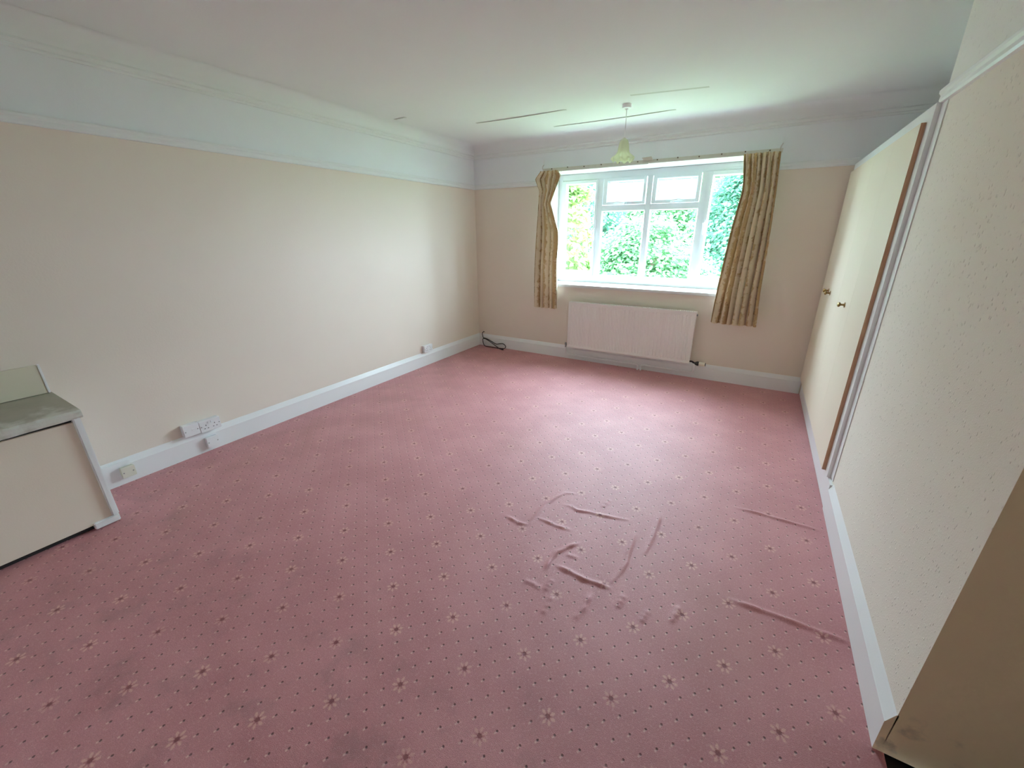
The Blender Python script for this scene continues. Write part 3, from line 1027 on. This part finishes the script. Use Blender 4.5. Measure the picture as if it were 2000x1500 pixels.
# ------------------------------------------------------------------ built-in wardrobe
WF = 3.908          # face frame
wd = thing('wardrobe', 'built-in cream wardrobe with brass knobs filling the alcove beside the window', 'wardrobe', (4.2, -1.0, 0))
MB().box(WF + 0.020, XA - 0.012, -1.972, -0.024, 0.004, 2.046).build('carcass', M['gloss_white'], wd, lean=True)
b = MB()
b.box(WF, WF + 0.020, -2.005, -1.920, 0.160, 2.052)            # near stile
b.box(WF, WF + 0.020, -0.055, -0.024, 0.160, 2.052)            # far stile
b.box(WF, WF + 0.020, -1.920, -0.055, 1.985, 2.052)            # top rail
b.box(WF, WF + 0.020, -1.000, -0.945, 0.160, 1.985)
b.build('face_frame', M['gloss_white'], wd, lean=True)
MB().box(WF + 0.006, WF + 0.0215, -2.098, -0.020, 0.002, 0.160).build('plinth', M['gloss_white'], wd, lean=True)
MB().box(WF + 0.0175, WF + 0.021, -2.072, -2.007, 0.172, 2.046).build('cover_strip', M['gloss_white'], wd, lean=True)
DY = [(-1.930, -1.4605), (-1.4597, -0.9905), (-0.9897, -0.5205), (-0.5197, -0.045)]
doors = []
for y0, y1 in DY:
    b = MB().box(WF - 0.019, WF - 0.0005, y0, y1, 0.166, 1.992)
    d = b.build('door', [M['door'], M['timber']], wd, lean=True)
    for p in d.data.polygons:
        if abs(p.normal.y) > 0.9 and p.center.y < -1.9:
            p.material_index = 1
    doors.append(d)
bpy.context.view_layer.update()
for di, ky, kz in ((1, -1.285, 1.072), (2, -0.560, 1.062), (3, -0.450, 1.070)):
    x = WF - 0.019 - lean_x(-1, kz)
    kb = MB().lathe([(0.001, 0), (0.017, 0), (0.017, -0.003), (0.007, -0.005), (0.006, -0.020), (0.012, -0.024), (0.016, -0.030), (0.015, -0.036), (0.009, -0.040), (0.001, -0.041)],
                    (x, ky, kz), 'x', 18).build('knob', M['brass'], None, smooth=True)
    kb.parent = doors[di]
    kb.matrix_parent_inverse = doors[di].matrix_world.inverted()

# ------------------------------------------------------------------ boxed bulkhead by the long wall
bx = thing('boxed_bulkhead', 'low cream panelled box with a worn grey slab top against the long wall', 'box', (0.23, -4.7, 0))
BX, BY = 0.440, -4.232
MB().box(0.001, BX - 0.022, -4.99, BY - 0.02, 0.002, 0.640).build('carcass', M['hole'], bx)  # near-black colour stands in for shade in the gap under the panel
MB().box(BX - 0.02, BX, -4.99, BY - 0.012, 0.030, 0.622).build('front_panel', M['panel'], bx, bevel=0.002)
MB().box(0.020, BX, BY - 0.018, BY - 0.001, 0.0, 0.640).build('side_panel', M['gloss_white'], bx, bevel=0.002)
MB().box(BX - 0.024, BX + 0.018, BY - 0.026, BY + 0.004, 0.046, 0.648).build('corner_strip', M['gloss_white'], bx, bevel=0.005)
MB().box(BX - 0.024, BX + 0.012, BY - 0.105, BY + 0.002, 0.004, 0.044).build('corner_block', M['gloss_white'], bx, bevel=0.004)
# slab: slightly wavy worn front edge
b = MB()
n = 60
ring = []
for i in range(n + 1):
    y = BY + 0.016 + (-4.99 - BY - 0.016) * i / n
    wob_ = 0.0016 * math.sin(i * 0.37) + 0.0008 * math.sin(i * 1.1)
    xf = BX + 0.020 + wob_
    ring.append([(0.003, y, 0.642), (xf - 0.004, y, 0.642 - 0.006 * min(1, i / 20)), (xf, y, 0.652), (xf - 0.002, y, 0.672 + wob_), (xf - 0.012, y, 0.682), (0.003, y, 0.692)])
for r in ring:
    b.v += r
for i in range(n):
    for j in range(6):
        jj = (j + 1) % 6
        b.f.append((i * 6 + j, i * 6 + jj, (i + 1) * 6 + jj, (i + 1) * 6 + j))
        b.mi.append(0)
b.f += [tuple(range(6)), tuple(n * 6 + j for j in range(6))[::-1]]
b.mi += [0, 0]
b.build('slab_top', M['slab'], bx)
MB().box(0.002, 0.016, -4.99, BY + 0.001, 0.694, 0.856).build('back_panel', M['panel_yellow'], bx, bevel=0.002)
MB().box(0.002, 0.020, BY + 0.001, BY + 0.012, 0.694, 0.858).build('edge_strip', M['gloss_white'], bx, bevel=0.002)

# ------------------------------------------------------------------ sockets on the long wall


def plate_box(name, label, cat, y0, y1, z0, z1, x0, x1, mat, kind, group=None):
    t = thing(name, label, cat, (x0, 0.5 * (y0 + y1), z0), group)
    MB().box(x0, x1 - 0.009, y0 + 0.002, y1 - 0.002, z0 + 0.002, z1 - 0.002).build('back_box', mat, t, bevel=0.003)
    MB().box(x1 - 0.0085, x1, y0, y1, z0, z1).build('face_plate', mat, t, bevel=0.003)
    cz = 0.5 * (z0 + z1)

    def hole(y, z, a, c):
        MB().box(x1 - 0.001, x1 + 0.0006, y - a, y + a, z - c, z + c).build('pin_hole', M['hole'], t)

    def screw(y, z):
        MB().cyl((x1 - 0.001, y, z), 0.004, 0.0016, 'x', 10).build('screw', M['grey_metal'], t)
    if kind == 'double':
        for cy in (y0 + 0.040, y1 - 0.040):
            hole(cy, cz + 0.006, 0.0022, 0.0045)
            hole(cy - 0.011, cz - 0.018, 0.0042, 0.0022)
            hole(cy + 0.011, cz - 0.018, 0.0042, 0.0022)
        for cy in (y0 + 0.058, y1 - 0.058):
            MB().box(x1 - 0.002, x1 + 0.004, cy - 0.005, cy + 0.005, cz + 0.016, cz + 0.032).build('rocker_switch', mat, t, bevel=0.0015)
        screw(y0 + 0.010, cz)
        screw(y1 - 0.010, cz)
    elif kind == 'spur':
        screw(y0 + 0.012, cz - 0.004)
        screw(y1 - 0.012, cz - 0.004)
        MB().box(x1 - 0.002, x1 + 0.0015, y0 + 0.050, y1 - 0.022, cz - 0.008, cz + 0.008).build('fuse_carrier', mat, t, bevel=0.001)
    else:
        screw(y0 + 0.012, cz)
        screw(y1 - 0.012, cz)
    return t


plate_box('fused_spur', 'white single fused spur box joined to a double socket on the long wall', 'spur box', -3.708, -3.6085, 0.170, 0.258, 0.0, 0.047, M['plastic'], 'spur')
plate_box('wall_socket', 'white double socket joined to the spur box on the long wall', 'socket', -3.607, -3.470, 0.164, 0.251, 0.0, 0.047, M['plastic'], 'double')
plate_box('telephone_socket', 'small white square box on the baseboard below the double socket', 'socket', -3.592, -3.508, 0.031, 0.116, 0.018, 0.047, M['plastic'], 'blank')
plate_box('cable_outlet', 'small yellowed square box on the baseboard beside the panelled box', 'outlet', -4.082, -4.010, 0.049, 0.122, 0.018, 0.050, M['plastic_cream'], 'blank')
plate_box('wall_socket', 'white double socket just above the baseboard near the black cable', 'socket', -1.209, -1.063, 0.172, 0.256, 0.0, 0.043, M['plastic'], 'double')
tr = MB().box(0.0185, 0.030, -4.196, -4.020, 0.128, 0.160).build('cable_trunking', M['gloss_white'], bevel=0.004)
tag(tr, 'short white cable trunking on the baseboard above the yellowed box', 'trunking')

# ------------------------------------------------------------------ black cable in the corner
cb = thing('loose_cable', 'thin black cable coiled on the floor in the room corner', 'cable', (0.2, -0.06, 0.0))
pts = [(0.094, -0.004, 0.195), (0.088, -0.016, 0.200), (0.072, -0.024, 0.172), (0.082, -0.030, 0.140), (0.100, -0.036, 0.117), (0.165, -0.040, 0.106),
       (0.240, -0.045, 0.082), (0.320, -0.050, 0.055), (0.390, -0.050, 0.068), (0.440, -0.050, 0.072), (0.480, -0.055, 0.047),
       (0.470, -0.060, 0.014), (0.400, -0.070, 0.006), (0.300, -0.075, 0.006), (0.200, -0.075, 0.006), (0.130, -0.060, 0.010),
       (0.098, -0.050, 0.060), (0.100, -0.045, 0.105), (0.170, -0.050, 0.098), (0.300, -0.060, 0.040), (0.400, -0.085, 0.006), (0.460, -0.110, 0.006)]
MB().tube(arc(pts, 6), 0.0056, 8).build('flex', M['black'], cb, smooth=True)
MB().cyl((0.452, -0.114, 0.009), 0.008, 0.030, 'x', 10).build('plug_end', M['black'], cb, smooth=True)

# ------------------------------------------------------------------ pendant light
PX, PY = 2.155, -0.809
pd = thing('pendant_light', 'ceiling pendant with a frilled pale glass bell shade', 'pendant light', (PX, PY, H))
MB().lathe([(0.001, 0), (0.039, 0), (0.040, -0.020), (0.037, -0.027), (0.014, -0.031), (0.009, -0.040), (0.001, -0.040)], (PX, PY, H), 'z', 28).build('ceiling_rose', M['plastic'], pd, smooth=True)
MB().tube([(PX, PY, H - 0.035), (PX, PY, 2.278)], 0.0033, 8).build('flex', M['plastic'], pd, smooth=True)
MB().lathe([(0.001, 0.016), (0.008, 0.014), (0.014, 0.004), (0.018, -0.006), (0.018, -0.055), (0.001, -0.055)], (PX, PY, 2.274), 'z', 20).build('lamp_holder', M['plastic_cream'], pd, smooth=True)


class Frill:
    def __call__(self, r, h, a):
        t = max(0.0, min(1.0, (2.178 - h) / 0.065))
        return r * (1 + 0.10 * t * math.cos(9 * a) + 0.04 * t * math.cos(18 * a + 0.6))

    def lift(self, r, h, a):
        t = max(0.0, min(1.0, (2.178 - h) / 0.065))
        return 0.012 * t * math.cos(9 * a + 0.5)


outer = [(0.016, 2.280), (0.026, 2.274), (0.036, 2.258), (0.043, 2.232), (0.046, 2.205), (0.049, 2.184), (0.058, 2.166), (0.074, 2.150), (0.088, 2.136), (0.093, 2.122), (0.089, 2.112)]
MB().lathe(outer + [(r - 0.003, h + 0.001) for r, h in outer[::-1]], (PX, PY, 0), 'z', 72, mod=Frill()).build('shade', M['shade'], pd, smooth=True)

# ------------------------------------------------------------------ outdoors
gr = MB().box(-40, 40, 0.6, 60, -3.4, -3.2).build('ground', M['grass'])
tag(gr, 'lawn far below the window', kind='structure')


def tree(name, label, x, y, base_z, crown, nleaf, mat, seed, leaf=0.15, nclump=90):
    rs = np.random.default_rng(seed)
    cz, rx, rz = crown
    t = thing(name, label, 'tree', (x, y, base_z), 'trees outside the window')
    b = MB()
    top = cz + rz * 0.5
    trunk = [(x + 0.15 * math.sin(i * 0.9 + seed), y + 0.12 * math.cos(i * 1.1), base_z + (top - base_z) * i / 7) for i in range(8)]
    b.tube(trunk, [0.20 * (1 - i / 8.5) for i in range(8)], 8)
    for i in range(9):
        s = trunk[2 + i % 5]
        a = rs.uniform(0, 2 * PI)
        e = (s[0] + math.cos(a) * rx * 0.8, s[1] + math.sin(a) * rx * 0.8, s[2] + rz * rs.uniform(0.15, 0.6))
        m = tuple((s[q] + e[q]) / 2 + (0.1 if q == 2 else 0) for q in range(3))
        b.tube([s, m, e], [0.07, 0.045, 0.015], 6)
    b.build('trunk', M['bark'], t, smooth=True)
    # clumps through the crown shell, leaves scattered round each clump
    d = rs.normal(size=(nclump, 3))
    d /= np.linalg.norm(d, axis=1)[:, None]
    rad_ = rs.uniform(0.45, 1.0, nclump) ** 0.5
    cen = d * rad_[:, None] * np.array([rx, rx, rz]) + np.array([x, y, cz])
    idx = rs.integers(0, nclump, nleaf)
    off = rs.normal(size=(nleaf, 3)) * np.array([0.34, 0.34, 0.20]) * (rx / 2.2)
    P = cen[idx] + off
    out = P - np.array([x, y, cz])
    out /= np.linalg.norm(out, axis=1)[:, None] + 1e-6
    nrm = out * 0.5 + np.array([0, 0, 0.75]) + rs.normal(size=(nleaf, 3)) * 0.45
    nrm /= np.linalg.norm(nrm, axis=1)[:, None]
    ax = np.cross(nrm, rs.normal(size=(nleaf, 3)))
    ax /= np.linalg.norm(ax, axis=1)[:, None]
    sd = np.cross(nrm, ax)
    L = leaf * rs.uniform(0.65, 1.25, nleaf)[:, None]
    Wd = L * 0.36
    # six-point leaf folded on its midrib, with a drooping tip
    v = np.stack([P, P + ax * L * 0.40 + sd * Wd + nrm * L * 0.10, P + ax * L * 0.42 - nrm * 0.0, P + ax * L * 0.40 - sd * Wd + nrm * L * 0.10,
                  P + ax * L - nrm * L * 0.18], 1).reshape(-1, 3)
    o = (np.arange(nleaf) * 5)[:, None]
    tri = np.concatenate([o + np.array([[0, 1, 2]]), o + np.array([[0, 2, 3]]), o + np.array([[1, 4, 2]]), o + np.array([[2, 4, 3]])], 1).reshape(-1, 3)
    me = bpy.data.meshes.new('foliage')
    me.vertices.add(len(v))
    me.vertices.foreach_set('co', v.ravel().astype(np.float32))
    me.loops.add(len(tri) * 3)
    me.loops.foreach_set('vertex_index', tri.ravel().astype(np.int32))
    me.polygons.add(len(tri))
    me.polygons.foreach_set('loop_start', (np.arange(len(tri)) * 3).astype(np.int32))
    me.update(calc_edges=True)
    at = me.attributes.new('tone', 'FLOAT', 'POINT')
    tone = np.clip(rs.normal(0.5, 0.22, nleaf) + rs.normal(0, 0.2, nclump)[idx], 0, 1)
    at.data.foreach_set('value', np.repeat(tone, 5).astype(np.float32))
    fo = link_mesh('foliage', me, mat, t, smooth=False)
    fo['kind'] = 'stuff'
    return t


tree('broadleaf_tree', 'yellow-green leafy tree close outside the window', -0.75, 4.0, -3.2, (0.9, 0.95, 2.0), 9000, M['leaf_lime'], 3, 0.15, 80)
tree('broadleaf_tree', 'fresh green bushy tree in the middle of the window view', 0.4, 7.9, -3.2, (-0.2, 1.7, 2.1), 26000, M['leaf_green'], 5, 0.13, 170)
tree('broadleaf_tree', 'blue-green dense tree seen through the casement beside the wide curtain', 3.0, 12.9, -3.2, (0.8, 2.0, 3.2), 24000, M['leaf_blue'], 8, 0.17, 170)
tree('broadleaf_tree', 'dark blue-green tree standing behind the yellow-green tree', -3.3, 12.6, -3.2, (0.8, 2.0, 3.2), 20000, M['leaf_blue'], 12, 0.17, 150)
tree('broadleaf_tree', 'tall broad pale green tree farthest from the house', -0.9, 20.5, -3.2, (1.6, 4.0, 4.8), 34000, M['leaf_green'], 15, 0.24, 230)
tree('broadleaf_tree', 'low pale shrub-like tree below the dense blue-green tree', 2.75, 4.3, -3.2, (-0.1, 0.5, 0.95), 6000, M['leaf_green'], 21, 0.10, 70)
tree('broadleaf_tree', 'far wide green tree at the edge of the garden', -10.8, 19.0, -3.2, (1.6, 3.2, 3.8), 9000, M['leaf_green'], 24, 0.26, 110)
tree('broadleaf_tree', 'far tall green tree beyond the wide curtain', 8.8, 19.0, -3.2, (1.6, 3.2, 3.8), 9000, M['leaf_green'], 27, 0.26, 110)
